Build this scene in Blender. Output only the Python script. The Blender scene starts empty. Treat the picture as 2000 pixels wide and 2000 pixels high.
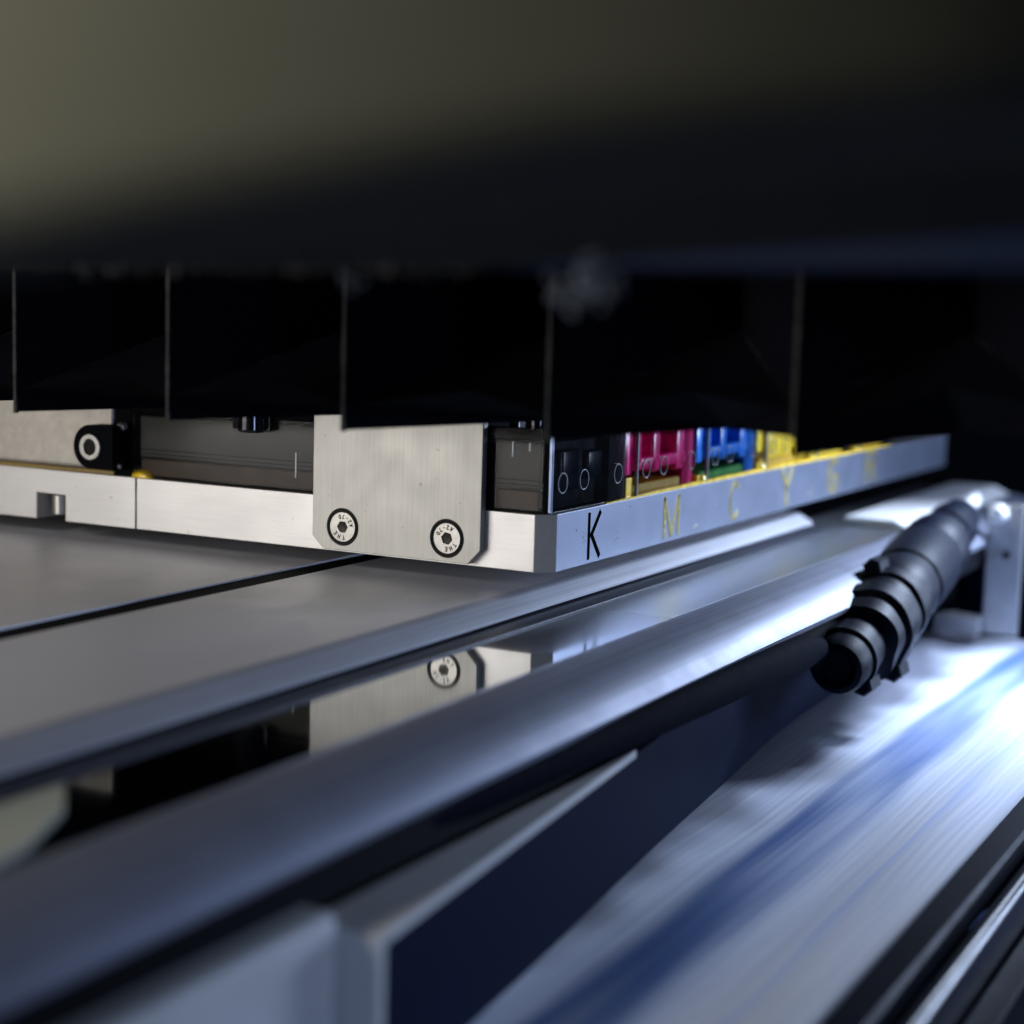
import bpy, bmesh, math, random
from mathutils import Vector, Matrix
random.seed(7)
S = 0.001                                   # everything below is written in millimetres
sc = bpy.context.scene
col = sc.collection

# ------------------------------------------------------------------ camera
cd = bpy.data.cameras.new('camera'); cam = bpy.data.objects.new('camera', cd); col.objects.link(cam)
CAM = Vector((195.09, -391.83, 68.33))
R = Matrix(((0.88107518, -0.08138334, 0.46592197),
            (0.47214227, 0.09286334, -0.8766174),
            (0.02807498, 0.99234729, 0.1202441)))
cam.matrix_world = Matrix.Translation(CAM * S) @ R.to_4x4()
cd.sensor_width = 36.0; cd.lens = 36.0 * 3360.6 / 2000.0
cd.clip_start = 0.005; cd.clip_end = 20
cd.dof.use_dof = True; cd.dof.focus_distance = 0.458; cd.dof.aperture_fstop = 8.5
sc.camera = cam

# ------------------------------------------------------------------ world and view
w = bpy.data.worlds.new('World'); sc.world = w; w.use_nodes = True
bg = w.node_tree.nodes['Background']; bg.inputs[0].default_value = (0.30, 0.42, 0.8, 1); bg.inputs[1].default_value = 0.003
sc.view_settings.view_transform = 'Standard'; sc.view_settings.look = 'None'
sc.view_settings.gamma = 1; sc.view_settings.exposure = 0; sc.view_settings.use_curve_mapping = False
sc.render.engine = 'CYCLES'
sc.render.resolution_x = 1024; sc.render.resolution_y = 1024
sc.cycles.max_bounces = 10; sc.cycles.transparent_max_bounces = 16

# ------------------------------------------------------------------ lamps
def area(name, loc, target, sx, sy, power, color, spread=180):
    l = bpy.data.lights.new(name, 'AREA'); l.shape = 'RECTANGLE'; l.size = sx * S; l.size_y = sy * S
    l.energy = power; l.color = color; l.spread = math.radians(spread)
    o = bpy.data.objects.new(name, l); col.objects.link(o)
    o.location = Vector(loc) * S
    o.rotation_euler = (Vector(target) - Vector(loc)).to_track_quat('-Z', 'Y').to_euler()
    return o
WARM = (1.0, 0.955, 0.90); BLUE = (0.56, 0.70, 1.0)
area('lamp_room_high', (-190, -470, 250), (-60, 0, 5), 90, 70, .72, WARM)
area('lamp_room_low', (-330, -520, 60), (-60, 0, 8), 320, 120, 1.02, WARM)
area('lamp_work_light', (135, 305, 115), (68, 185, -55), 50, 35, .44, (0.62, 0.75, 1.0), 80)
area('fill_cover', (-35, -440, 84), (100, -318, 90), 25, 25, .17, (1.0, .96, .80), 90)  # added fill to brighten the left end of the near cover
area('lamp_side_light', (330, 420, 60), (30, 60, 0), 160, 110, 2.1, BLUE)
area('fill_front_right', (340, -330, 5), (50, -150, -32), 60, 60, 0.028, (.45, .6, 1.0), 50)  # added blue fill for the ledge, lip and beam

# ------------------------------------------------------------------ helpers
def link(o, parent=None):
    col.objects.link(o)
    if parent is not None: o.parent = parent
    return o
def mesh_obj(name, bm, mat, parent=None, smooth=False):
    bmesh.ops.scale(bm, vec=(S, S, S), verts=bm.verts)
    bmesh.ops.recalc_face_normals(bm, faces=bm.faces)
    me = bpy.data.meshes.new(name); bm.to_mesh(me); bm.free()
    if smooth:
        for p in me.polygons: p.use_smooth = True
        try: me.set_sharp_from_angle(angle=math.radians(35))
        except Exception: pass
    mats = mat if isinstance(mat, (list, tuple)) else [mat]
    for m in mats: me.materials.append(m)
    return link(bpy.data.objects.new(name, me), parent)
def tag(o, label, cat=None, group=None, kind=None):
    if label: o['label'] = label
    if cat: o['category'] = cat
    if group: o['group'] = group
    if kind: o['kind'] = kind
    return o
def thing(name, label, cat, group=None):
    return tag(link(bpy.data.objects.new(name, None)), label, cat, group)
def new(): return bmesh.new()
def box(bm, a, b, bev=0.0, seg=2):
    t = bmesh.new()
    lo = [min(a[i], b[i]) for i in range(3)]; hi = [max(a[i], b[i]) for i in range(3)]
    bmesh.ops.create_cube(t, size=1)
    for v in t.verts:
        for i in range(3): v.co[i] = lo[i] + (v.co[i] + .5) * (hi[i] - lo[i])
    if bev: bmesh.ops.bevel(t, geom=t.edges[:], offset=bev, segments=seg, profile=.5, affect='EDGES')
    merge(bm, t)
def merge(bm, t):
    me = bpy.data.meshes.new('tmp'); t.to_mesh(me); t.free(); bm.from_mesh(me); bpy.data.meshes.remove(me)
def frame(p, q):
    d = (q - p).normalized(); u = d.orthogonal().normalized(); v = d.cross(u); return d, u, v
def lathe(bm, p, q, prof, n=40):
    """prof = [(t along p->q in mm, radius)]"""
    p = Vector(p); q = Vector(q); d, u, v = frame(p, q)
    rings = []
    for t, r in prof:
        c = p + d * t
        rings.append([bm.verts.new(c + (u * math.cos(2*math.pi*k/n) + v * math.sin(2*math.pi*k/n)) * max(r, .001)) for k in range(n)])
    for a, b in zip(rings, rings[1:]):
        for k in range(n): bm.faces.new((a[k], a[(k+1) % n], b[(k+1) % n], b[k]))
    bm.faces.new(rings[0]); bm.faces.new(rings[-1][::-1])
def cyl(bm, p, q, r, bev=0.3, n=32):
    L = (Vector(q) - Vector(p)).length
    lathe(bm, p, q, [(0, r - bev), (bev, r), (L - bev, r), (L, r - bev)], n)
def extrude(bm, pts, y0, y1, ax='Y'):
    """pts = profile in the two other axes (XZ for Y, YZ for X, XY for Z)"""
    def mk(a, b, t): return {'Y': (a, t, b), 'X': (t, a, b), 'Z': (a, b, t)}[ax]
    A = [bm.verts.new(mk(a, b, y0)) for a, b in pts]; B = [bm.verts.new(mk(a, b, y1)) for a, b in pts]
    n = len(pts)
    for i in range(n): bm.faces.new((A[i], A[(i+1) % n], B[(i+1) % n], B[i]))
    bm.faces.new(A[::-1]); bm.faces.new(B)
def plate_with_holes(outline, holes, thick, bev=0.15):
    """flat shape in XZ, thickness towards +Y from y=0; returns bmesh"""
    cu = bpy.data.curves.new('c', 'CURVE'); cu.dimensions = '2D'; cu.fill_mode = 'BOTH'
    cu.extrude = thick / 2; cu.bevel_depth = bev; cu.bevel_resolution = 1; cu.offset = -bev
    for pts in [outline] + holes:
        s = cu.splines.new('POLY'); s.points.add(len(pts) - 1)
        for i, (a, b) in enumerate(pts): s.points[i].co = (a, b, 0, 1)
        s.use_cyclic_u = True
    o = bpy.data.objects.new('c', cu); col.objects.link(o)
    dg = bpy.context.evaluated_depsgraph_get(); me = bpy.data.meshes.new_from_object(o.evaluated_get(dg))
    bm = bmesh.new(); bm.from_mesh(me)
    bpy.data.objects.remove(o); bpy.data.curves.remove(cu); bpy.data.meshes.remove(me)
    for v in bm.verts:
        x, y, z = v.co; v.co = (x, thick/2 + bev - z, y)
    return bm
def circle(cx, cz, r, n=40): return [(cx + r*math.cos(2*math.pi*k/n), cz + r*math.sin(2*math.pi*k/n)) for k in range(n)]

# ------------------------------------------------------------------ materials
def nt(name):
    m = bpy.data.materials.new(name); m.use_nodes = True
    return m, m.node_tree.nodes, m.node_tree.links, m.node_tree.nodes['Principled BSDF']
def mapping(N, L, scale):
    tc = N.new('ShaderNodeTexCoord'); mp = N.new('ShaderNodeMapping'); mp.inputs['Scale'].default_value = scale
    L.new(tc.outputs['Object'], mp.inputs['Vector']); return mp
def ramp(N, stops):
    r = N.new('ShaderNodeValToRGB'); e = r.color_ramp.elements
    while len(e) > 1: e.remove(e[-1])
    e[0].position = stops[0][0]; e[0].color = stops[0][1]
    for p, c in stops[1:]:
        x = e.new(p); x.color = c
    return r
def c4(c, k=1.0): return (c[0]*k, c[1]*k, c[2]*k, 1)
def simple(name, c, rough=.5, metal=0.0, var=.12, scale=400, spec=.5, bump=0.0, bscale=2500, coat=0):
    m, N, L, P = nt(name)
    mp = mapping(N, L, (scale, scale, scale)); n = N.new('ShaderNodeTexNoise'); n.inputs['Scale'].default_value = 1; n.inputs['Detail'].default_value = 5
    L.new(mp.outputs[0], n.inputs['Vector'])
    r = ramp(N, [(.3, c4(c, 1 - var)), (.7, c4(c, 1 + var))]); L.new(n.outputs['Fac'], r.inputs['Fac'])
    L.new(r.outputs[0], P.inputs['Base Color'])
    rr = N.new('ShaderNodeMapRange'); rr.inputs['To Min'].default_value = max(0, rough - .08); rr.inputs['To Max'].default_value = rough + .08
    L.new(n.outputs['Fac'], rr.inputs['Value']); L.new(rr.outputs[0], P.inputs['Roughness'])
    P.inputs['Metallic'].default_value = metal; P.inputs['Specular IOR Level'].default_value = spec
    P.inputs['Coat Weight'].default_value = coat
    if bump:
        n2 = N.new('ShaderNodeTexNoise'); n2.inputs['Scale'].default_value = bscale; n2.inputs['Detail'].default_value = 4
        tc = N.new('ShaderNodeTexCoord'); L.new(tc.outputs['Object'], n2.inputs['Vector'])
        b = N.new('ShaderNodeBump'); b.inputs['Strength'].default_value = bump; b.inputs['Distance'].default_value = .0002
        L.new(n2.outputs['Fac'], b.inputs['Height']); L.new(b.outputs[0], P.inputs['Normal'])
    return m
def brushed(name, c, rough=.35, metal=.85, sc_=(60, 60, 3000), var=.10, bump=.15, spots=True):
    """brushed metal; grain runs along the axes given small scale"""
    m, N, L, P = nt(name)
    mp = mapping(N, L, sc_); n = N.new('ShaderNodeTexNoise'); n.inputs['Scale'].default_value = 1; n.inputs['Detail'].default_value = 6; n.inputs['Roughness'].default_value = .6
    L.new(mp.outputs[0], n.inputs['Vector'])
    r = ramp(N, [(.25, c4(c, 1 - var)), (.75, c4(c, 1 + var))]); L.new(n.outputs['Fac'], r.inputs['Fac'])
    colr = r.outputs[0]
    tc = N.new('ShaderNodeTexCoord')
    if spots:
        n3 = N.new('ShaderNodeTexNoise'); n3.inputs['Scale'].default_value = 420; n3.inputs['Detail'].default_value = 3
        L.new(tc.outputs['Object'], n3.inputs['Vector'])
        r3 = ramp(N, [(.70, (1, 1, 1, 1)), (.78, (.55, .52, .48, 1))]); L.new(n3.outputs['Fac'], r3.inputs['Fac'])
        mx = N.new('ShaderNodeMix'); mx.data_type = 'RGBA'; mx.blend_type = 'MULTIPLY'; mx.inputs[0].default_value = 1
        L.new(colr, mx.inputs[6]); L.new(r3.outputs[0], mx.inputs[7]); colr = mx.outputs[2]
    L.new(colr, P.inputs['Base Color'])
    n2 = N.new('ShaderNodeTexNoise'); n2.inputs['Scale'].default_value = 90; n2.inputs['Detail'].default_value = 4; L.new(tc.outputs['Object'], n2.inputs['Vector'])
    rr = N.new('ShaderNodeMapRange'); rr.inputs['To Min'].default_value = rough - .07; rr.inputs['To Max'].default_value = rough + .1
    L.new(n2.outputs['Fac'], rr.inputs['Value']); L.new(rr.outputs[0], P.inputs['Roughness'])
    P.inputs['Metallic'].default_value = metal
    b = N.new('ShaderNodeBump'); b.inputs['Strength'].default_value = bump; b.inputs['Distance'].default_value = .00005
    L.new(n.outputs['Fac'], b.inputs['Height']); L.new(b.outputs[0], P.inputs['Normal'])
    return m
def clear(name, tint, rough=.05, ior=1.45, dens=.0, dcol=(.1, .1, .1)):
    m = bpy.data.materials.new(name); m.use_nodes = True; N = m.node_tree.nodes; L = m.node_tree.links; N.clear()
    out = N.new('ShaderNodeOutputMaterial'); tr = N.new('ShaderNodeBsdfTransparent'); tr.inputs[0].default_value = c4(tint)
    gl = N.new('ShaderNodeBsdfGlossy'); gl.inputs['Roughness'].default_value = rough
    df = N.new('ShaderNodeBsdfDiffuse'); df.inputs[0].default_value = c4(dcol)
    m1 = N.new('ShaderNodeMixShader'); m1.inputs[0].default_value = dens; L.new(tr.outputs[0], m1.inputs[1]); L.new(df.outputs[0], m1.inputs[2])
    fr = N.new('ShaderNodeFresnel'); fr.inputs[0].default_value = ior
    m2 = N.new('ShaderNodeMixShader'); L.new(fr.outputs[0], m2.inputs[0]); L.new(m1.outputs[0], m2.inputs[1]); L.new(gl.outputs[0], m2.inputs[2])
    L.new(m2.outputs[0], out.inputs[0]); return m

M = {}
M['alu'] = brushed('brushed_aluminium', (.66, .65, .64), .42, .75, (60, 60, 2500), .06)
M['alu_side'] = brushed('shaded_aluminium', (.13, .15, .205), .42, .6, (2200, 60, 60), .07)  # side face of the plate, its dimmer blue light put into the colour
M['alu_edge'] = brushed('sawn_aluminium', (.50, .50, .485), .6, .1, (900, 900, 900), .08)
M['steel_v'] = brushed('brushed_steel', (.41, .405, .38), .45, .75, (1800, 1800, 50), .09)
M['cast'] = simple('grained_aluminium', (.50, .47, .42), .5, .6, .14, 350, bump=.3)
M['screw'] = simple('stainless_steel', (.42, .41, .385), .32, .85, .08, 900)
M['dark_groove'] = simple('dark_groove', (.018, .017, .016), .6, .2, spec=.15)
M['socket'] = simple('socket_steel', (.03, .026, .02), .5, .5)
M['black'] = simple('black_plastic', (.003, .0033, .005), .7, spec=.05)
M['black_gloss'] = simple('black_gloss', (.008, .009, .013), .12)
M['bellow'] = simple('black_bellows_cloth', (.0028, .0032, .006), .85, 0, .3, 900, spec=.04)
M['dustedge'] = simple('dusty_fold', (.020, .0215, .0195), .9, 0, .5, 600)
M['crease'] = simple('dusty_crease', (.022, .024, .034), .9, 0, .6, 500, spec=.05)
M['dust'] = simple('grey_lint', (.055, .055, .055), .95, 0, .3, 900)
M['platen'] = brushed('satin_platen', (.66, .66, .70), .40, .35, (900, 50, 50), .05, .06, False)
M['lip'] = brushed('satin_lip', (.20, .215, .275), .48, .45, (700, 3, 700), .26, .12, False)
M['nose'] = brushed('satin_nose', (.40, .405, .44), .5, .35, (700, 3, 700), .2, .1, False)
M['nose_shade'] = simple('navy_nose_shade', (.02, .024, .038), .5, 0, .2, 60, spec=.3)
M['greenish'] = simple('pale_greenish_reflection', (.36, .385, .33), .5, 0, .05, 60)
M['filler'] = simple('matt_dark_filler', (.0012, .0022, .007), .8, 0, .3, 300, spec=.02)
M['deck'] = brushed('polished_deck', (.40, .42, .45), .06, 1.0, (120, 12, 60), .04, .03, False)
_n = M['deck'].node_tree; _tc = _n.nodes.new('ShaderNodeTexCoord'); _sp = _n.nodes.new('ShaderNodeSeparateXYZ'); _n.links.new(_tc.outputs['Object'], _sp.inputs[0])
_mr = _n.nodes.new('ShaderNodeMapRange'); _mr.inputs['From Min'].default_value = -.05; _mr.inputs['From Max'].default_value = .03
_mr.inputs['To Min'].default_value = .05; _mr.inputs['To Max'].default_value = .34; _n.links.new(_sp.outputs[1], _mr.inputs['Value'])
_n.links.new(_mr.outputs[0], _n.nodes['Principled BSDF'].inputs['Roughness'])      # oily film dulls the far half of the deck

M['engrave_black'] = simple('black_paint', (.003, .003, .003), .9, spec=.0)
M['engrave_lit'] = simple('lit_yellow_groove', (.75, .62, .18), .25, .6, .3, 900)
M['engrave_shaded'] = simple('shaded_olive_groove', (.16, .13, .03), .35, .5, .3, 900)
M['engrave_pale'] = simple('pale_groove', (.62, .62, .52), .25, .7, .2, 900)
M['yellow'] = simple('yellow_ink_film', (1.0, .66, .02), .3, 0, .25, 300, coat=.5)
M['magenta'] = simple('magenta_ink', (1.0, .012, .26), .3, 0, .3, 260, coat=.5)
M['blue_ink'] = simple('blue_ink', (.0, .25, .95), .3, 0, .3, 260, coat=.5)
M['yellow_ink'] = simple('yellow_ink', (1.0, .74, .05), .3, 0, .2, 260, coat=.5)
M['green_ink'] = simple('green_ink', (.04, .28, .03), .3, 0, .3, 260)
M['red_ink'] = simple('red_ink', (.45, .02, .05), .3, 0, .3, 260)
M['black_ink'] = simple('black_ink', (.010, .014, .03), .25)
M['clear'] = clear('clear_acrylic', (.96, .97, .96), .04, 1.3)
M['smoke'] = clear('smoked_acrylic', (.62, .62, .62), .06, 1.35, .03, (.10, .11, .10))
M['brown'] = simple('brown_ink_residue', (.11, .06, .028), .5, 0, .25, 150)
M['grey_in'] = simple('grey_resin', (.085, .09, .078), .55, 0, .12, 120)
M['ringline'] = simple('ring_edge', (.20, .21, .21), .3, .3)
M['cover'] = simple('olive_grey_cover', (.28, .28, .235), .8, 0, .05, 60, spec=.1)
M['beam'] = simple('dark_beam', (.0012, .002, .0045), .7, 0, .1, 100, spec=.03)
M['panel'] = simple('painted_panel', (.48, .48, .47), .6, 0, .05, 60)
M['panel_dark'] = simple('dark_panel_and_shade', (.003, .007, .022), .7, 0, .15, 60, spec=.03)
M['rubber'] = simple('black_rubber', (.0025, .0045, .012), .5, 0, .2, 700, bump=.4, spec=.09)
M['white_pl'] = simple('white_plastic', (.80, .80, .80), .35)
M['galv'] = brushed('galvanised_steel', (.52, .53, .55), .4, .7, (300, 300, 300), .1)
M['floor'] = simple('blue_floor', (.05, .08, .20), .85, 0, .6, 60, bump=.5, bscale=300)
M['rail'] = simple('black_anodised_rail', (.0015, .003, .010), .5, 0, .1, 100, spec=.035)
M['bead'] = simple('rubber_bead', (.0015, .003, .010), .3, 0, .1, 100, spec=.12)

def fabric_mat():
    m, N, L, P = nt('printed_fabric')
    tc = N.new('ShaderNodeTexCoord'); sp = N.new('ShaderNodeSeparateXYZ'); L.new(tc.outputs['Object'], sp.inputs[0])
    def noise(scale, sx, sy, det=3):
        mp = mapping(N, L, (sx, sy, 1)); n = N.new('ShaderNodeTexNoise'); n.inputs['Scale'].default_value = scale; n.inputs['Detail'].default_value = det
        L.new(mp.outputs[0], n.inputs['Vector']); return n.outputs['Fac']
    def math_(op, a, b=None, c=None):
        n = N.new('ShaderNodeMath'); n.operation = op
        for i, v in enumerate((a, b, c)):
            if v is None: continue
            if isinstance(v, (int, float)): n.inputs[i].default_value = v
            else: L.new(v, n.inputs[i])
        return n.outputs[0]
    def sstep(v, a, b):
        n = N.new('ShaderNodeMapRange'); n.interpolation_type = 'SMOOTHSTEP'; n.inputs['From Min'].default_value = a; n.inputs['From Max'].default_value = b
        L.new(v, n.inputs['Value']); return n.outputs[0]
    x = math_('MULTIPLY', sp.outputs[0], 1000)
    wob = noise(1, 120, 18, 1)
    xx = math_('ADD', x, math_('MULTIPLY', math_('SUBTRACT', wob, .5), 4))
    band = math_('MULTIPLY', sstep(xx, 57.5, 63), math_('SUBTRACT', 1, sstep(xx, 73, 81)))
    brk = sstep(noise(1, 90, 9, 1), .25, .7)
    band = math_('MULTIPLY', band, math_('ADD', .45, math_('MULTIPLY', brk, .55)))
    band2 = math_('MULTIPLY', sstep(xx, 90, 91.5), math_('SUBTRACT', 1, sstep(xx, 92, 94)))
    rib = noise(1, 420, 9, 1.5)
    r = ramp(N, [(.25, (.48, .53, .66, 1)), (.75, (.66, .69, .76, 1))]); L.new(rib, r.inputs['Fac'])
    def mix(fac, a, b):
        mx = N.new('ShaderNodeMix'); mx.data_type = 'RGBA'; L.new(fac, mx.inputs[0])
        for i, v in ((6, a), (7, b)):
            if isinstance(v, tuple): mx.inputs[i].default_value = v
            else: L.new(v, mx.inputs[i])
        return mx.outputs[2]
    ribw = math_('MULTIPLY', math_('ADD', math_('SINE', math_('MULTIPLY', xx, 2.9)), 1), .11)
    c = mix(ribw, r.outputs[0], (.26, .32, .50, 1))
    c = mix(band, c, (.03, .10, .30, 1))
    c = mix(math_('MULTIPLY', band2, .35), c, (.25, .38, .75, 1))
    dark = math_('SUBTRACT', 1, sstep(math_('ADD', xx, math_('MULTIPLY', math_('SUBTRACT', noise(1, 20, 22, 1), .5), 40)), 37, 58))                 # broad shadow over the left of the cloth, painted into its colour
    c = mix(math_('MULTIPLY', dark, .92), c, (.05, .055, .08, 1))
    L.new(c, P.inputs['Base Color']); P.inputs['Roughness'].default_value = .7
    b = N.new('ShaderNodeBump'); b.inputs['Strength'].default_value = .35; b.inputs['Distance'].default_value = .0006
    L.new(rib, b.inputs['Height']); L.new(b.outputs[0], P.inputs['Normal'])
    return m
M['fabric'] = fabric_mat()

# ================================================================== setting
bm = new(); box(bm, (-900, -900, -180), (900, 1400, -178)); tag(mesh_obj('floor', bm, M['floor']), None, kind='structure')

# machine bed: platen, polished deck with its curved lip, front cover
bed = thing('printer_bed', 'grey metal printer bed with slit platen, polished deck and curved blue-lit lip', 'printer bed')
def arc(cx, cz, r, a0, a1, n): return [(cx + r*math.cos(math.radians(a0 + (a1-a0)*k/n)), cz + r*math.sin(math.radians(a0 + (a1-a0)*k/n))) for k in range(n+1)]
ZP = -4.9
nose = arc(-9.2, ZP - 6, 6, 89, 50, 8) + [(-3.0, -7.6), (-1.8, -8.6), (-1.9, -9.2), (-8, -9.6), (-8, -10.3), (-13, -10.35), (-13, ZP - .5)]
bm = new(); extrude(bm, nose, -420, 214); mesh_obj('rounded_nose', bm, M['nose'], bed, True)
bm = new(); extrude(bm, [(-66.0, ZP), (-66.0, -16), (-13.02, -16), (-13.02, -10.4), (-9.05, -10.2), (-9.05, ZP)], -420, 214); mesh_obj('platen_front_plate', bm, M['platen'], bed)
bm = new(); extrude(bm, [(-75.4, ZP), (-75.4, -16), (-420, -16), (-420, ZP)], -420, 214); mesh_obj('platen_rear_plate', bm, M['platen'], bed)
bm = new(); box(bm, (-75.35, -419, -20), (-66.05, 213.5, ZP - .5)); mesh_obj('slit_shade', bm, M['black'], bed)  # black box just under the surface stands in for the slit's darkness
ZD = -10.5
bm = new(); extrude(bm, [(-12.9, ZD), (28, ZD), (28, ZD - 3), (-12.9, ZD - 3)], -420, 400); mesh_obj('deck', bm, M['deck'], bed)
bm = new(); box(bm, (-7.9, -420, ZD + .02), (4.6, 213, ZD + .5), .15); mesh_obj('nose_shade_strip', bm, M['nose_shade'], bed)  # dark strip added for the shade and dark reflection below the nose
prof = [(28.1, ZD - .1)]
for k in range(1, 25):                       # lip bends down over a large radius
    a = math.radians(55 * k / 24); prof.append((28.1 + 22*math.sin(a), ZD - .1 - 20*(1 - math.cos(a))))
ex, ez = prof[-1]
prof += [(ex - .6, ez - 1.6), (ex - 4, ez - 2), (28.1, ez - 2)]
bm = new(); extrude(bm, prof, -420, 400); mesh_obj('curved_lip', bm, M['lip'], bed, True)
bm = new(); box(bm, (-420, 215, -16), (-13, 400, -10.7), .3); mesh_obj('rear_deck', bm, M['black'], bed)
bm = new(); box(bm, (-400, -420, -28.9), (44.2, 398, ez - 2.2), .3); box(bm, (-400, -172.9, -60), (8, 398, -29), .3); mesh_obj('under_frame', bm, M['black'], bed)
# tapered ledge with light front cover
shelf = [(-60, -420), (62, -420), (57.5, -173), (43.9, -50), (-60, -50)]
bm = new(); extrude(bm, [(p[0], p[1]) for p in [(44.3, -171), (57.5, -171), (44.5, -46), (44.3, -46)]], -31.8, -30, 'Z')
mesh_obj('ledge', bm, M['panel'], bed)
bm = new(); box(bm, (-60, -420, -160), (50.5, -173.2, -27), 2.2, 4); box(bm, (43.9, -173, -160), (57.5, -171, -30.2), .2); mesh_obj('end_panel', bm, M['panel'], bed)
bm = new(); extrude(bm, [(8.2, -170.8), (56.8, -170.8), (43.4, -46), (28, 96), (20, 290), (8.2, 290)], -160, -32, 'Z'); mesh_obj('shade_panel', bm, M['panel_dark'], bed)  # dark colour stands in for the shadow beside and beyond the ledge

# white guide block on far end of deck
bm = new(); extrude(bm, [(4, ZD + .1), (4, -7.2), (24, -7.2), (35, -13), (38, -19), (36, -21), (30, -18), (20, ZD + .1)], 232, 396)
bmesh.ops.bevel(bm, geom=bm.edges[:], offset=1.0, segments=3, profile=.5, affect='EDGES')
tag(mesh_obj('guide_block', bm, M['white_pl'], None, True), 'white overexposed guide block on the far end of the deck', 'guide block')

# pale sheet standing in for a bright reflection on the near end of the deck
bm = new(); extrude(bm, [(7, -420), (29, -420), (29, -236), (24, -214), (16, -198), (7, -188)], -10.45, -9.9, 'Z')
tag(mesh_obj('deck_reflection', bm, M['greenish'], None), 'pale greenish sheet added for the blurred reflection on the near end of the deck strip, bottom left', 'reflection patch')
# fabric sheet
bm = new(); nx, ny = 40, 60
vs = [[None]*(ny+1) for _ in range(nx+1)]
for i in range(nx+1):
    for j in range(ny+1):
        x = 9 + 98.0*i/nx; y = -330 + 631*j/ny
        z = -60 + .5*math.sin(x*.21 + y*.01) + .3*math.sin(y*.05 + x*.07)
        vs[i][j] = bm.verts.new((x, y, z))
for i in range(nx):
    for j in range(ny): bm.faces.new((vs[i][j], vs[i+1][j], vs[i+1][j+1], vs[i][j+1]))
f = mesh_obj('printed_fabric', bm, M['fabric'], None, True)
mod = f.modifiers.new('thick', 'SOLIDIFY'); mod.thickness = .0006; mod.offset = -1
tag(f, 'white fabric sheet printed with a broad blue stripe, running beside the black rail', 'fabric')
# support under fabric
bm = new(); box(bm, (9, -420, -66), (106, 300, -62), .3); mesh_obj('fabric_support', bm, M['black'], bed)

# rail along the fabric
rl = thing('edge_rail', 'black glossy rail along the right edge of the printed fabric', 'rail')
bm = new(); extrude(bm, [(107.5, -64), (107.5, -58.6), (108.4, -57.6), (114.6, -57.6), (115.6, -58.6), (115.6, -64)], -420, 302); mesh_obj('top_strip', bm, M['rail'], rl, False)
bm = new(); extrude(bm, [(116, -75)] + arc(119.2, -64.0, 2.6, 150, 20, 8) + [(121.8, -75)], -420, 302); mesh_obj('bead', bm, M['bead'], rl, True)
bm = new(); box(bm, (122.4, -420, -90), (129, 302, -72), .6); mesh_obj('lower_strip', bm, M['rail'], rl)
bm = new()
for i in range(60):
    for j in range(1):
        pass
nx, ny = 50, 90; vs = [[None]*(ny+1) for _ in range(nx+1)]
for i in range(nx+1):
    for j in range(ny+1):
        x = 129.5 + 160*i/nx; y = -300 + 560*j/ny
        vs[i][j] = bm.verts.new((x, y, -92 + 3.0*math.sin(x*.31 + 2*math.sin(y*.06)) * math.sin(y*.22 + x*.1) + random.uniform(-1, 1)))
for i in range(nx):
    for j in range(ny): bm.faces.new((vs[i][j], vs[i+1][j], vs[i+1][j+1], vs[i][j+1]))
tag(mesh_obj('felt_mat', bm, M['floor'], None, True), 'rumpled dark blue mat beyond the black rail', 'mat')

# far wall panel behind fabric
bm = new(); box(bm, (28, 318, -180), (330, 330, -12), .5)
tag(mesh_obj('rear_panel', bm, M['panel_dark']), 'dark navy panel behind the steel angle bracket', 'panel')

# ================================================================== carriage
car = thing('print_carriage', 'aluminium print carriage plate with engraved letters K M C Y G R along its side', 'print carriage')
FY = -4.2
# base plate, right segment (XY outline with the corner chamfer), then the left segment
bm = new(); extrude(bm, [(-134.7, FY), (-4.2, FY), (0, 0), (0, 398), (-3, 401), (-134.7, 401)], 0, 15, 'Z')
bmesh.ops.bevel(bm, geom=[e for e in bm.edges], offset=.18, segments=2, profile=.5, affect='EDGES')
bmesh.ops.recalc_face_normals(bm, faces=bm.faces); bm.faces.ensure_lookup_table()
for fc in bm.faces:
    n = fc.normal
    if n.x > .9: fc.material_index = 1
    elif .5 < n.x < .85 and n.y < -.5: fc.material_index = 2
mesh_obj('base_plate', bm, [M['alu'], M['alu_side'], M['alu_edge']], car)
LX0, LX1 = -420, -135.3
out = [(LX0, 0), (-173.4, 0), (-173.4, 8), (-161.9, 7.8), (-161.9, 0), (LX1, 0), (LX1, 15), (LX0, 15)]
bm = plate_with_holes(out, [], 14, .12)
for v in bm.verts: v.co.y += FY
mesh_obj('rear_base_plate', bm, M['alu'], car)
bm = new(); box(bm, (-175, FY + 9, .5), (-160, FY + 10, 9)); mesh_obj('recess_back', bm, M['black'], car)
bm = new(); cyl(bm, (-167.2, 0, 1.4), (-167.2, 0, 7.4), 2.9); mesh_obj('recessed_post', bm, M['screw'], car, True)
# yellow-brown sealing line and clamp block
bm = new(); box(bm, (-400, FY + .3, 15.05), (-143.6, 40, 16.3), .2); mesh_obj('sealing_strip', bm, simple('amber_sealant', (.30, .20, .05), .4), car)
bm = new(); box(bm, (-400, FY + .1, 16.4), (-144, 40, 60), 1.2, 3); mesh_obj('clamp_block', bm, M['cast'], car)
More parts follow.
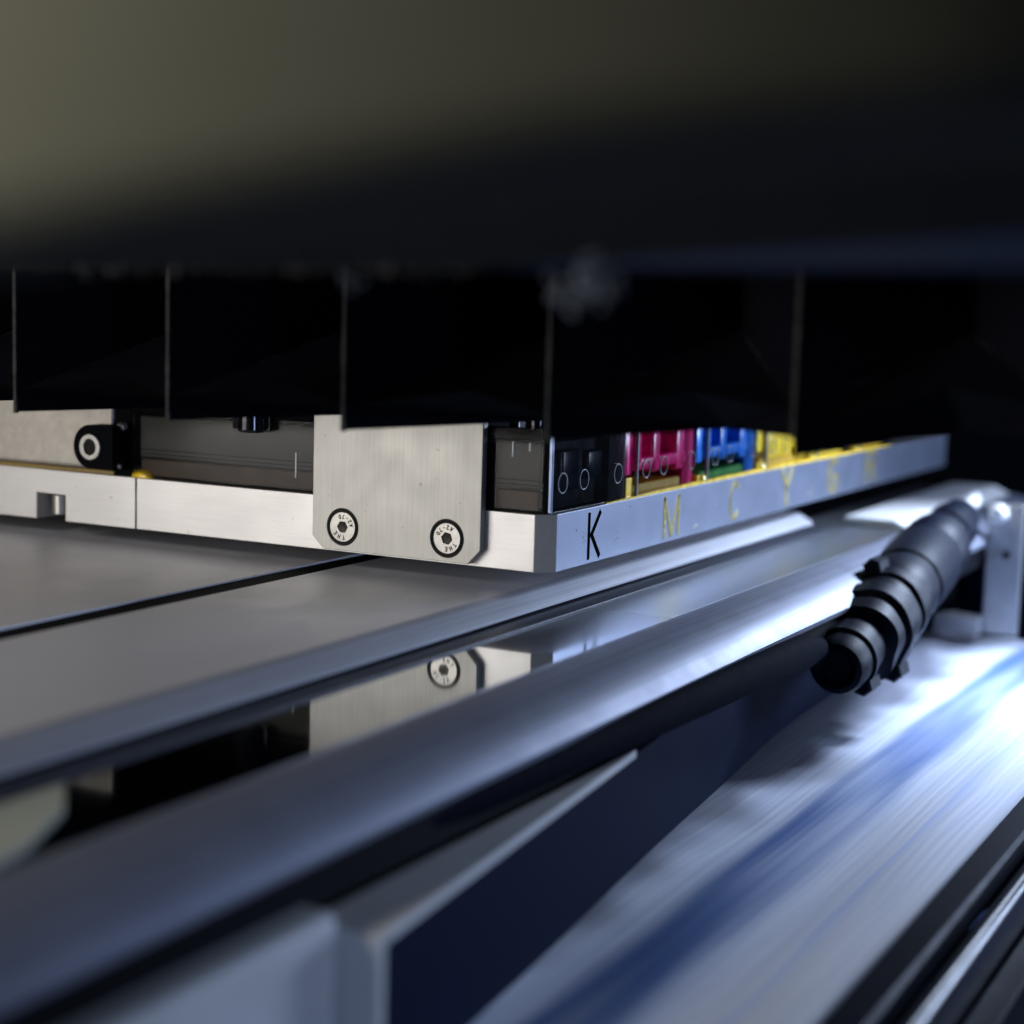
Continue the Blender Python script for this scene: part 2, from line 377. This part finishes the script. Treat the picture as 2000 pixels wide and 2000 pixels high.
# cover bracket, with two countersunk holes
BX0, BX1 = -71.0, -18.6; TH = 2.6
SCR = [(-61.2, 7.2), (-28.6, 7.0)]
out = [(BX0 + 3.6, .8), (BX1 - 3.6, .8), (BX1, 4.6), (BX1, 60), (BX0, 60), (BX0, 4.2)]
bm = plate_with_holes(out, [circle(x, z, 5.05) for x, z in SCR], TH - .3, .15)
for v in bm.verts: v.co.y += FY - TH
mesh_obj('cover_bracket', bm, M['steel_v'], car)

# stroke alphabet (unit height 1, widths ~.5)
STROKES = {
 'K': [[(0, 0), (0, 1)], [(.42, 1), (.10, .52), (.42, 0)]],
 'M': [[(0, 0), (.0, 1)], [(0, 1), (.27, 0)], [(.27, 0), (.54, 1)], [(.54, 1), (.54, 0)]],
 'C': [[(.50, .86), (.40, .97), (.24, 1), (.10, .90), (.02, .68), (0, .5), (.02, .3), (.10, .1), (.24, 0), (.40, .03), (.50, .14)]],
 'Y': [[(0, 1), (.26, .5)], [(.52, 1), (.26, .5), (.26, 0)]],
 'G': [[(.50, .86), (.38, .99), (.20, .98), (.06, .82), (0, .5), (.06, .18), (.2, .02), (.4, .02), (.52, .14), (.52, .46), (.30, .46)]],
 'R': [[(0, 0), (0, 1), (.28, 1), (.44, .92), (.48, .76), (.44, .6), (.28, .52), (0, .52)], [(.24, .52), (.5, 0)]],
 'A': [[(0, 0), (.3, 1), (.6, 0)], [(.12, .35), (.48, .35)]],
 '2': [[(.02, .8), (.12, .96), (.3, 1), (.48, .9), (.5, .7), (.38, .45), (0, 0), (.54, 0)]],
 '-': [[(.06, .48), (.42, .48)]],
 '7': [[(0, 1), (.52, 1), (.18, 0)]],
 '0': [[(.28, 1), (.08, .84), (0, .5), (.08, .16), (.28, 0), (.48, .16), (.56, .5), (.48, .84), (.28, 1)]],
 'T': [[(0, 1), (.6, 1)], [(.3, 1), (.3, 0)]],
 'H': [[(0, 0), (0, 1)], [(.54, 0), (.54, 1)], [(0, .5), (.54, .5)]],
 'E': [[(.5, 1), (0, 1), (0, 0), (.5, 0)], [(0, .5), (.42, .5)]],
}
def ribbon(bm, o, u, v, n, pts, w, h):
    """raised bead along a polyline: o origin, u/v in-plane axes (scaled), n normal; height h, width w"""
    P = [o + u*a + v*b for a, b in pts]
    for a, b in zip(P, P[1:]):
        d = (b - a)
        if d.length < 1e-6: continue
        d.normalize(); s = n.cross(d).normalized() * (w/2); e = d * (w/2) * .6
        A = [a - e - s, a - e + s, b + e + s, b + e - s]
        lo = [bm.verts.new(p) for p in A]; hi = [bm.verts.new(p*1 + n*h + (-(p - (a if i < 2 else b)))*.25) for i, p in enumerate(A)]
        bm.faces.new(hi)
        for i in range(4): bm.faces.new((lo[i], lo[(i+1) % 4], hi[(i+1) % 4], hi[i]))

# screws in the bracket
def screw(x, z, rot, parent):
    y = FY - TH
    s = link(bpy.data.objects.new('screw', None), parent)
    hx = [(x + 1.65*math.cos(math.radians(60*k + rot)), z + 1.65*math.sin(math.radians(60*k + rot))) for k in range(6)]
    bm = plate_with_holes(circle(x, z, 4.05, 64), [hx], 1.0, .1)
    for v in bm.verts: v.co.y += y - .02
    mesh_obj('head', bm, M['screw'], s)
    bm = new(); lathe(bm, (x, y + .55, z), (x, y + 2.4, z), [(0, 5.04), (1.7, 5.04)], 48); mesh_obj('countersink', bm, M['dark_groove'], s)
    bm = new()
    inner = [(x + (a - x)*1.12, z + (b - z)*1.12) for a, b in hx]
    for k in range(6):
        a = hx[k]; b = hx[(k+1) % 6]
        q = [bm.verts.new(p) for p in ((a[0], y + .1, a[1]), (b[0], y + .1, b[1]), (b[0], y + .54, b[1]), (a[0], y + .54, a[1]))]
        bm.faces.new(q)
    c = bm.verts.new((x, y + .545, z)); rim = [bm.verts.new((a, y + .3, b)) for a, b in hx]
    for k in range(6): bm.faces.new((rim[k], rim[(k+1) % 6], c))
    mesh_obj('hex_socket', bm, M['socket'], s)
    bm = new(); n = Vector((0, -1, 0)); H = 1.05; W = .27
    def put(ch, ang, inward):
        a = math.radians(ang); rad = Vector((math.cos(a), 0, math.sin(a))); c = Vector((x, y - .03, z)) + rad*2.85
        up = -rad if inward else rad
        right = up.cross(n).normalized()           # reading direction seen from the front (-Y)
        right = -n.cross(-up).normalized() * 1
        right = Vector((up.z, 0, -up.x))
        o = c - right*(.27*H) - up*(H/2)
        for st in STROKES[ch]: ribbon(bm, o, right*H, up*H, n, st, W, .03)
    for i, ch in enumerate('A2-70'): put(ch, rot + 12 + i*24, True)
    for i, ch in enumerate('THE'): put(ch, rot - 82 - i*30, False)
    mesh_obj('stamped_lettering', bm, M['dark_groove'], s)
screw(*SCR[0], 0, car); screw(*SCR[1], 49, car)

# engraved side letters, on the +X face
u = Vector((0, 1, 0)); v = Vector((0, 0, 1)); n = Vector((1, 0, 0))
def side_letter(ch, y0, z0, h, wscale, mats):
    for k, (mat, off, wd) in enumerate(mats):
        bm = new()
        for st in STROKES[ch]:
            ribbon(bm, Vector((.01 + .02*k, y0 + off, z0)), u*h*wscale, v*h, n, st, wd, .05)
        mesh_obj('engraved_letter', bm, mat, car)
side_letter('K', 19.2, 1.5, 11.7, 1.37, [(M['engrave_black'], 0, 1.7)])
G2 = [(M['engrave_shaded'], -.45, 1.5), (M['engrave_lit'], .30, .9)]  # lit and shaded groove walls painted as two ribbons
P2 = [(M['engrave_shaded'], -.7, 1.8), (M['engrave_lit'], .30, 1.7)]
side_letter('M', 70.4, 1.6, 11.6, 1.68, G2)
side_letter('C', 123.8, 1.8, 11.4, 1.15, G2)
side_letter('Y', 173.5, 1.8, 11.6, 1.5, P2)
side_letter('G', 225, 2.2, 11.6, 1.5, P2)
side_letter('R', 273, 2.4, 11.6, 2.0, P2)
# specks and rub marks on the side face
bm = new()
def blot(y, z, r, k=7):
    vs = [bm.verts.new((.012, y + r*1.2*math.cos(2*math.pi*i/k)*random.uniform(.6, 1.2), z + r*math.sin(2*math.pi*i/k)*random.uniform(.6, 1.2))) for i in range(k)]
    bm.faces.new(vs)
blot(11.6, 9.7, .28)
for i in range(46): blot(16.4 + random.gauss(0, 1.1), 7.3 + random.gauss(0, 1.5), random.uniform(.04, .15), 5)
for i in range(18): blot(35.0 + i*.22 + random.gauss(0, .3), 4.1 + i*.05 + random.gauss(0, .25), random.uniform(.05, .16), 5)
for i in range(6): blot(37 + random.gauss(0, .8), 6.6 + random.gauss(0, .3), random.uniform(.05, .12), 5)
blot(45.5, 13.0, .3)
mesh_obj('dark_specks', bm, M['dark_groove'], car)
bm = new()
for i in range(60):
    blot(random.uniform(80, 390), random.uniform(1, 13.5), random.uniform(.1, .42), 7)
mesh_obj('pale_specks', bm, M['engrave_pale'], car)['kind'] = 'stuff'
for (yy, zz) in [(95, 2.6), (203, 3.5), (205, 4.8), (232, 5), (352, 4), (330, 12)]:
    bm = new(); blot(yy, zz, .9, 9); mesh_obj('ink_splash', bm, M['engrave_pale'], car)
# left scraps: black lug with ring, black gap, yellow bead
bm = new(); pts = arc(-147.3, 23.6, 6.4, 90, 270, 20) + [(-139, 17.2), (-139, 30.0)]
extrude(bm, [(a, b) for a, b in pts], FY - 5.5, FY - .2)
mesh_obj('black_lug', bm, M['black'], car, True)
bm = plate_with_holes(circle(-146.8, 23.6, 3.9), [circle(-146.8, 23.6, 2.2)], 1.0, .3)
for v_ in bm.verts: v_.co.y += FY - 6.6
mesh_obj('lug_ring', bm, M['screw'], car, True)
bm = new(); cyl(bm, (-146.8, FY - 5.9, 23.6), (-146.8, FY - 5.6, 23.6), 2.2, .05); mesh_obj('lug_hole', bm, M['dark_groove'], car)
bm = new(); box(bm, (-143.6, FY + 1, 15.1), (-137.6, 30, 60)); mesh_obj('black_spacer', bm, M['black'], car)
bm = new(); cyl(bm, (-140.5, FY - 1, 29.8), (-138, FY - 1, 29.8), 1.2); mesh_obj('lug_pin', bm, M['screw'], car, True)
bm = new(); cyl(bm, (-140.5, FY - 3, 18.4), (-138, FY - 3, 18.4), .8); mesh_obj('lug_pin', bm, M['screw'], car, True)
bm = new(); bmesh.ops.create_icosphere(bm, subdivisions=3, radius=1)
for v_ in bm.verts: v_.co = Vector((v_.co.x*4.3 - 134.2, v_.co.y*2 + FY + 2.4, max(v_.co.z, -.1)*2.3 + 15.2))
mesh_obj('yellow_bead', bm, M['yellow'], car, True)

# ================================================================== ink heads
def head(idx, y0, inkname, label, shell, lname):
    t = thing('ink_head', label, 'ink head', 'ink heads in a row on the carriage plate')
    y1 = y0 + 47; X0, X1 = -137, -.35; Z0, Z1 = 15.3, 37
    bm = new(); box(bm, (X0, y0, Z0), (X1, y1, Z1), .35, 2); mesh_obj('housing', bm, M[shell], t)
    ink = M[inkname]
    if idx:
        bm = new()
        if idx == 3: box(bm, (-14, y0 + 1.0, 18.5), (-1.0, y0 + 30, 33.6), .8, 3)
        box(bm, (-14, y0 + 1.5, 22.2), (-1.6, y0 + 39, 26.0), .8, 3)
        box(bm, (-14, y0 + 1.2, 24), (-1.2, y0 + 5.5, 33.5), .8, 3)
        box(bm, (-14, y0 + 13.5, 21.0), (-1.4, y0 + 19.5, 33.5), 1.2, 3)
        box(bm, (-14, y0 + 31, 20.5), (-1.4, y0 + 37.5, 33.5), 1.2, 3)
        box(bm, (-16, y0 + 6, 27), (-7, y0 + 13, 33.5), .5, 2); box(bm, (-9, y0 - 5.4, 21.5), (-1.6, y0 - .4, 36), .3, 2)
        mesh_obj('ink_channel', bm, ink, t, True)
        bm = new(); box(bm, (-130, y0 + 1.5, Z0 + .3), (-17, y1 - 1.5, 33.4)); box(bm, (-16.9, y0 + 38.2, Z0 + .3), (-2.5, y1 - .6, 33.4)); mesh_obj('core', bm, simple('tinted_core', {1: (.42, .006, .10), 2: (.0, .09, .38), 3: (.55, .38, .03)}.get(idx, (.01, .01, .01)), .8, spec=.1), t)
        bm = new(); box(bm, (-16.5, y0 + 1, Z0 + .2), (-3, y1 - 1, 18.2), .5); mesh_obj('base_insert', bm, M['green_ink'] if idx == 2 else simple('amber_base', (.62, .42, .03), .4), t)
    else:
        bm = new(); box(bm, (-130, y0 + 9, Z0 + .3), (-4, y1 - .7, 33)); box(bm, (-4, y0 + 36, Z0 + .4), (-1.1, y1 - .5, 36)); mesh_obj('core', bm, M['black_ink'], t)
        bm = new(); box(bm, (-11, y0 + 10, 20), (-2.2, y0 + 20, 31), .8, 3); box(bm, (-9, y0 + 26, 22), (-2.6, y0 + 43, 30), .8, 3); mesh_obj('ink_channel', bm, simple('navy_channel', (.02, .03, .07), .2), t, True)
        bm = new(); box(bm, (-135, y0 + 1.6, Z0 + .4), (-4.5, y0 + 3, 20.6), .3); mesh_obj('ink_residue', bm, M['brown'], t)
        bm = new(); box(bm, (-135.5, y0 + 1.8, 21.2), (-4.5, y0 + 3.2, 33), .3); mesh_obj('resin_panel', bm, M['grey_in'], t)
        bm = new()
        for zz in (20.9, 22.0, 23.2): box(bm, (-135, y0 + 1.1, zz), (-4.6, y0 + 1.5, zz + .28))
        mesh_obj('panel_groove', bm, M['dark_groove'], t)
        bm = new(); box(bm, (-2.6, y0 - .25, Z0), (-1.05, y0 + 1.2, 35), .2); mesh_obj('corner_post', bm, M['black'], t)
        bm = new(); box(bm, (-18.6, y0 - .25, Z0), (-16.7, y0 + 1.2, 32.6), .2); mesh_obj('corner_post', bm, M['black'], t)
        for xx, zz, hh in ((-11.5, 29.3, 4), (-6.6, 31, 2.2), (-79, 19, 7)):
            bm = new(); cyl(bm, (xx, y0 - .05, zz), (xx, y0 - .05, zz + hh), .35, .1, 12); mesh_obj('locating_pin', bm, M['screw'], t, True)
    # bevel highlight on the near vertical edge, painted as a pale strip
    bm = new(); box(bm, (-1.0, y0 - .25, Z0 + .2), (.05, y0 + .55, Z1), .2); mesh_obj('edge_highlight', bm, M['ringline'] if idx else simple('blue_edge_highlight', (.30, .38, .60), .2, .3), t)
    # three plugs
    for d in (6.0, 18.6, 40.0):
        bm = plate_with_holes([(a, b) for a, b in circle(y0 + d, 22.9, 2.75)], [circle(y0 + d, 22.9, 2.5)], .3, .05)
        for v_ in bm.verts: x_, y_, z_ = v_.co; v_.co = (.12 - y_, x_, z_)
        mesh_obj('plug_ring', bm, M['ringline'], t)
    # top fittings in black
    bm = new(); box(bm, (-134, y0 + .5, 34.2), (-2.5, y1 - .5, 36), .4)
    for k in range(6):
        xx = -8 - 21*k; cyl(bm, (xx, y0 + 7, 36), (xx, y0 + 7, 62), 3.0, .3, 20)
        cyl(bm, (xx + 6.5, y0 + 20, 36), (xx + 6.5, y0 + 20, 62), 2.2, .3, 20)
    mesh_obj('hose_fitting', bm, M['black_gloss'], t, True)
    return t
HD = [('black_ink', 'dark smoked ink head above the letter K, nearest of its row', 'smoke'),
      ('magenta', 'clear ink head filled with magenta ink above the letter M', 'clear'),
      ('blue_ink', 'clear ink head filled with bright blue ink above the letter C', 'clear'),
      ('yellow_ink', 'clear ink head filled with yellow ink above the letter Y', 'clear'),
      ('green_ink', 'ink head with green ink behind the yellow one above the letter G', 'clear'),
      ('red_ink', 'ink head with dark red ink above the letter R, farthest of its row', 'clear')]
for i, (ink, lab, sh) in enumerate(HD): head(i, -3.4 + 53.2*i, ink, lab, sh, '')
# yellow ink film along the plate edge and between the heads
bm = new()
pts = []
N_ = 90
for i in range(N_ + 1):
    y = 30 + (305 - 30)*i/N_; zt = 15.25 + min(1.0, i/16)*(.75 + .10*math.sin(i*.7) + random.uniform(-.05, .05)); pts.append((y, zt))
extrude(bm, [(a, b) for a, b in pts] + [(305, 15.03), (30, 15.03)], -3.0, -.18, 'X')
for i in range(1, 6):
    y = -3.4 + 53.2*i; box(bm, (-8, y - 5.6, 15.04), (-1.1, y - .4, 20.8 if i == 1 else 17.6), .12)
mesh_obj('yellow_film', bm, M['yellow'], car)
for i in range(2, 6):
    y = -3.4 + 53.2*i; bm = bmesh.new(); bmesh.ops.create_icosphere(bm, subdivisions=2, radius=1)
    for v_ in bm.verts: v_.co = Vector((v_.co.x*1.1 - 1.0, v_.co.y*2.2 + y - 1.6, v_.co.z*1.5 + 16.3))
    mesh_obj('ink_drop', bm, M['yellow_ink'], car, True)

# black connector under the bellows in the left window
bm = new()
cyl(bm, (-92, FY - 2, 31.0), (-92, FY - 2, 50), 4.2, .8); box(bm, (-100, FY - .6, 31.4), (-87, FY + .8, 50), .4)
mesh_obj('tube_connector', bm, M['black_gloss'], car, True)
bm = new(); box(bm, (-137, FY + .4, 34.6), (-20, 10, 60)); mesh_obj('head_cover', bm, M['black'], car)

# ================================================================== bellows above the carriage
bel = thing('bellows', 'black pleated bellows with dusty fold edges hanging over the carriage', 'bellows')
YN = -80; YIN = [-30, -34, -30, -32, -18, -44, -52, -54]
bm = new(); XN = [-205.5, -156.5, -107.6, -60.7, -12.5, 37.1, 89.2, 141, 193]
ZB = [38.6, 39.0, 39.4, 40.1, 40.6, 41.4, 45.1, 47.5, 50]
top = 84
for i in range(len(XN) - 1):
    a, b = XN[i], XN[i+1]; m_ = (a + b)/2 - 1; za, zb = ZB[i], ZB[i+1]; zm = (za + zb)/2 + .3
    if i == 6: za, zm = 41.4, 46.6                # this pleat sags at its near fold
    YI = YIN[i]
    V = lambda x, y, z: bm.verts.new((x, y, z))
    nA_t, nA_m, nA_b = V(a, YN, top), V(a, YN, za + 5), V(a, YN, za)
    nB_t, nB_m, nB_b = V(b, YN, top), V(b, YN, zb + 5), V(b, YN, zb)
    iT, iA = V(m_, YI + 6, top), V(m_, YI + 6, 64)
    iB = V(m_, YI, zm); iM = V(m_, YN + 14, zm + 8)
    bm.faces.new((nA_t, nA_m, iA, iT)); bm.faces.new((nB_t, iT, iA, nB_m))
    bm.faces.new((nA_m, iM, iA)); bm.faces.new((nB_m, iA, iM))
    bm.faces.new((nA_m, nA_b, iB, iM)); bm.faces.new((nB_m, iM, iB, nB_b))
CR = [(Vector((XN[i], YN, ZB[i] + 5)), Vector(((XN[i]+XN[i+1])/2 - 1, YIN[i] + 6, 64)), Vector((XN[i+1], YN, ZB[i+1] + 5))) for i in range(len(XN)-1)]
o = mesh_obj('pleated_cloth', bm, M['bellow'], bel)
mod = o.modifiers.new('thick', 'SOLIDIFY'); mod.thickness = .0006
for i, x in enumerate(XN):
    bm = new(); z0 = ZB[i] - .8; prev = None
    for k in range(24):
        za = z0 + (top - z0)*k/24; zb = z0 + (top - z0)*(k+1)/24; r = random.uniform(.28, .5)
        box(bm, (x - r, YN - .7, za), (x + r, YN + .2, zb))
    mesh_obj('fold_edge', bm, M['dustedge'], bel)

for a_, b_, c_ in CR:
    bm = new()
    for p_, q_ in ((a_, b_), (b_, c_)):
        for k in range(10):
            u0, u1 = k/10, (k + .9)/10; r_ = random.uniform(.12, .3)
            P0 = p_.lerp(q_, u0) + Vector((0, -.5, 0)); P1 = p_.lerp(q_, u1) + Vector((0, -.5, 0))
            lathe(bm, P0, P1, [(0, r_), ((P1 - P0).length + .3, r_)], 6)
    mesh_obj('crease', bm, M['crease'], bel)

# ================================================================== beam with lint along its lower edge
def prism8(bm, quad_front, thick):
    A = [bm.verts.new(p) for p in quad_front]; B = [bm.verts.new(Vector(p) + thick) for p in quad_front]
    bm.faces.new(A[::-1]); bm.faces.new(B)
    for i in range(4): bm.faces.new((A[i], A[(i+1) % 4], B[(i+1) % 4], B[i]))
PA = Vector((-75, -167.5, 71.0)); PB = Vector((185, -186.5, 74.4))
beam = thing('gantry_beam', 'dark beam above the bellows with grey lint along its lower edge', 'beam')
bm = new(); prism8(bm, [PA, PB, PB + Vector((0, 2, 26)), PA + Vector((0, 2, 40))], Vector((0, 10, 0)))
bmesh.ops.bevel(bm, geom=bm.edges[:], offset=1.2, segments=4, profile=.5, affect='EDGES')
mesh_obj('beam_profile', bm, M['beam'], beam, True)
FA = PA.lerp(PB, .60); FB = PB
bm = new(); prism8(bm, [FA + Vector((0, -.9, .1)), FB + Vector((0, -.9, .1)), FB + Vector((0, -.4, 6.0)), FA + Vector((0, -.4, .5))], Vector((0, .8, 0)))
mesh_obj('blue_glow_strip', bm, simple('navy_glow', (.002, .0055, .020), .6, 0, .1, 100, spec=.04), beam)  # tapered navy strip paints the bluish glow on the beam
bm = new()
def tuft(c, r, cnt):
    for _ in range(cnt):
        d = Vector((random.gauss(0, 1), random.gauss(0, .5), random.gauss(-.2, .8))) * r * .5
        t_ = bmesh.new(); bmesh.ops.create_icosphere(t_, subdivisions=2, radius=1)
        s = r*random.uniform(.10, .30)
        for v_ in t_.verts: v_.co = c + d + v_.co*s*random.uniform(.6, 1.3)
        merge(bm, t_)
for k in range(46):
    f_ = (k + random.random())/46; f_ *= .38
    tuft(PA.lerp(PB, f_ + .20) + Vector((0, -.3, 0)), random.choice([.5, .7, .9, 1.3, .6]), 5)
mesh_obj('lint', bm, M['dust'], beam, True)
bm = new()
tuft(PA.lerp(PB, .652) + Vector((0, -1, -1.6)), 3.0, 46)
tuft(PA.lerp(PB, .633) + Vector((0, -1, -2.6)), 2.2, 24)
tuft(PA.lerp(PB, .495) + Vector((0, -1, -1.6)), 1.6, 8)
mesh_obj('lint_clump', bm, simple('pale_lint', (.045, .054, .08), .95, 0, .3, 900), beam, True)

# ================================================================== near cover, far out of focus
bm = new()
cv = [(60, -345, 65.5), (85, -329, 67), (105, -319, 69), (125, -308, 73.1), (145, -295, 77.6), (165, -281, 80.4), (182, -267.5, 81.9), (198, -252, 83.2), (214, -233, 84.8)]
def sect(x, y, z):
    R_ = 5; P = [(R_*.92*(1 - math.sin(math.radians(t))), R_*(1 - math.cos(math.radians(t)))) for t in range(0, 91, 15)]
    P = [(dy, dz) for dy, dz in P] + [(0, 90), (4, 90), (R_*.92 + 1, 1.5)]
    return [bm.verts.new((x - dy*.35, y + dy, z + dz - 1)) for dy, dz in P]
F = [sect(*c) for c in cv]; NS = len(F[0])
for a, b in zip(F, F[1:]):
    for k in range(NS): bm.faces.new((a[k], a[(k+1) % NS], b[(k+1) % NS], b[k]))
bm.faces.new(F[0]); bm.faces.new(F[-1][::-1])
tag(mesh_obj('top_cover', bm, M['cover'], None, True), 'olive grey cover across the top of the picture, wholly out of focus', 'cover')

# ================================================================== black ribbed cylinder on its steel angle
cy = thing('ribbed_cylinder', 'black ribbed rubber cylinder on a white pin above the fabric', 'cylinder')
p0 = Vector((49.5, 84, -34)); p1 = Vector((39.5, 268, -7.6)); L0 = (p1 - p0).length
bm = new(); lathe(bm, p0, p1, [(2.2, 4.2), (.8, 5.2), (.0, 6.0), (.6, 7.6), (3, 8.6), (14, 9.2), (20, 9.4), (24, 9.2)], 48); mesh_obj('end_cap', bm, M['rubber'], cy, True)
pr = [(22, 9)]
for a_, w_, r_ in ((24, 9, 12.6), (34.5, 11, 14.2), (47, 6, 13.0), (54.5, 9, 13.8)):
    pr += [(a_, r_ - 1.6), (a_ + .8, r_), (a_ + w_ - 1.2, r_ + .3), (a_ + w_ - .4, r_ - 1.4), (a_ + w_, r_ - 3.2), (a_ + w_ + 1.0, r_ - 3.2)]
pr += [(66, 12)]
bm = new(); lathe(bm, p0, p1, pr, 48)
for v_ in bm.verts:
    k = 1 + .045*math.sin(v_.co.x*.35 + v_.co.z*.3) + .02*math.sin(v_.co.y*.25 + v_.co.z*.5)
    t_ = max(0, min(1, (v_.co - p0).dot(p1 - p0)/(p1 - p0).length_squared)); c_ = p0.lerp(p1, t_); v_.co = c_ + (v_.co - c_)*k
mesh_obj('ribbed_collar', bm, M['rubber'], cy, True)
ax = (p1 - p0).normalized()
for t_, sx_, sz_ in ((14, 6, -8), (40, 9, -12), (58, -3, 14.2)):
    c_ = p0 + ax*t_ + Vector((sx_, 0, sz_)); bm = new(); cyl(bm, c_ - Vector((0, 5, 0)), c_ + Vector((0, 6, 0)), 3.2, .8, 6); mesh_obj('clamp_nut', bm, M['rubber'], cy)
bm = new(); lathe(bm, p0, p1, [(9, 9.0), (9.3, 9.9), (12.3, 9.9), (12.6, 9.0)], 48); mesh_obj('clamp_band', bm, M['rubber'], cy, True)
bm = new(); lathe(bm, p0, p1, [(64, 11), (66, 12.4), (84, 12.8), (85, 12.2), (87, 12.2), (88, 13.0), (120, 13.0), (121, 12.4), (124, 12.4), (125, 12.9), (140, 12.3), (146, 11.2), (148, 9)], 48); mesh_obj('sleeve', bm, M['rubber'], cy, True)
bm = new(); lathe(bm, p0, p1, [(148, 7), (154, 7), (155, 9.4), (168, 9.6), (170, 8), (L0 - 4, 7.6), (L0, 6)], 40); mesh_obj('far_cap', bm, M['rubber'], cy, True)
d = (p1 - p0).normalized()
bm = new(); lathe(bm, p1, p1 + d*28, [(0, 3.0), (26, 3.0), (27.5, 2.2)], 24); mesh_obj('pin', bm, M['white_pl'], cy, True)
bm = new(); box(bm, (34, 84, -33), (44, 92, -22), 2.5, 4); mesh_obj('highlight_nub', bm, M['white_pl'], cy, True)  # added in place of a bright reflection on the deck edge
# hose added to darken the gap under the deck lip
bm = new(); hp = [Vector(p) for p in [(46.5, 78, -27), (47, 60, -25.5), (46.6, 20, -24.5), (45.6, -40, -24), (43, -110, -24), (40, -170, -24)]]
rad = [3, 5.2, 4.8, 4.4, 3.6, 2.5]; rings = []
for i, p in enumerate(hp):
    rings.append([bm.verts.new(p + Vector((math.cos(2*math.pi*k/20)*rad[i]*.8, 0, math.sin(2*math.pi*k/20)*rad[i]))) for k in range(20)])
for a, b in zip(rings, rings[1:]):
    for k in range(20): bm.faces.new((a[k], a[(k+1) % 20], b[(k+1) % 20], b[k]))
bm.faces.new(rings[0]); bm.faces.new(rings[-1][::-1])
tag(mesh_obj('filler', bm, M['filler'], None, True), 'dark navy hose added to darken the gap beneath the deck lip, left of the ribbed cylinder', 'filler')

br = thing('angle_bracket', 'bent steel bracket holding the white pin at the far right', 'bracket')
bm = new(); box(bm, (45, 289, -56), (59, 291.5, -4), .8, 3); mesh_obj('upright', bm, M['galv'], br)
bm = new(); box(bm, (27, 283, -56.4), (45.3, 292, -49), .8, 3); mesh_obj('foot', bm, M['galv'], br)
bm = new(); lathe(bm, (49.5, 289, -8), (49.5, 283, -8), [(0, 3.9), (3, 3.6), (5, 2.2)], 32); mesh_obj('screw_head', bm, M['white_pl'], br, True)
bm = new(); cyl(bm, (53, 289, -24), (53, 288, -24), 1.5, .2); mesh_obj('rivet', bm, M['dark_groove'], br, True)
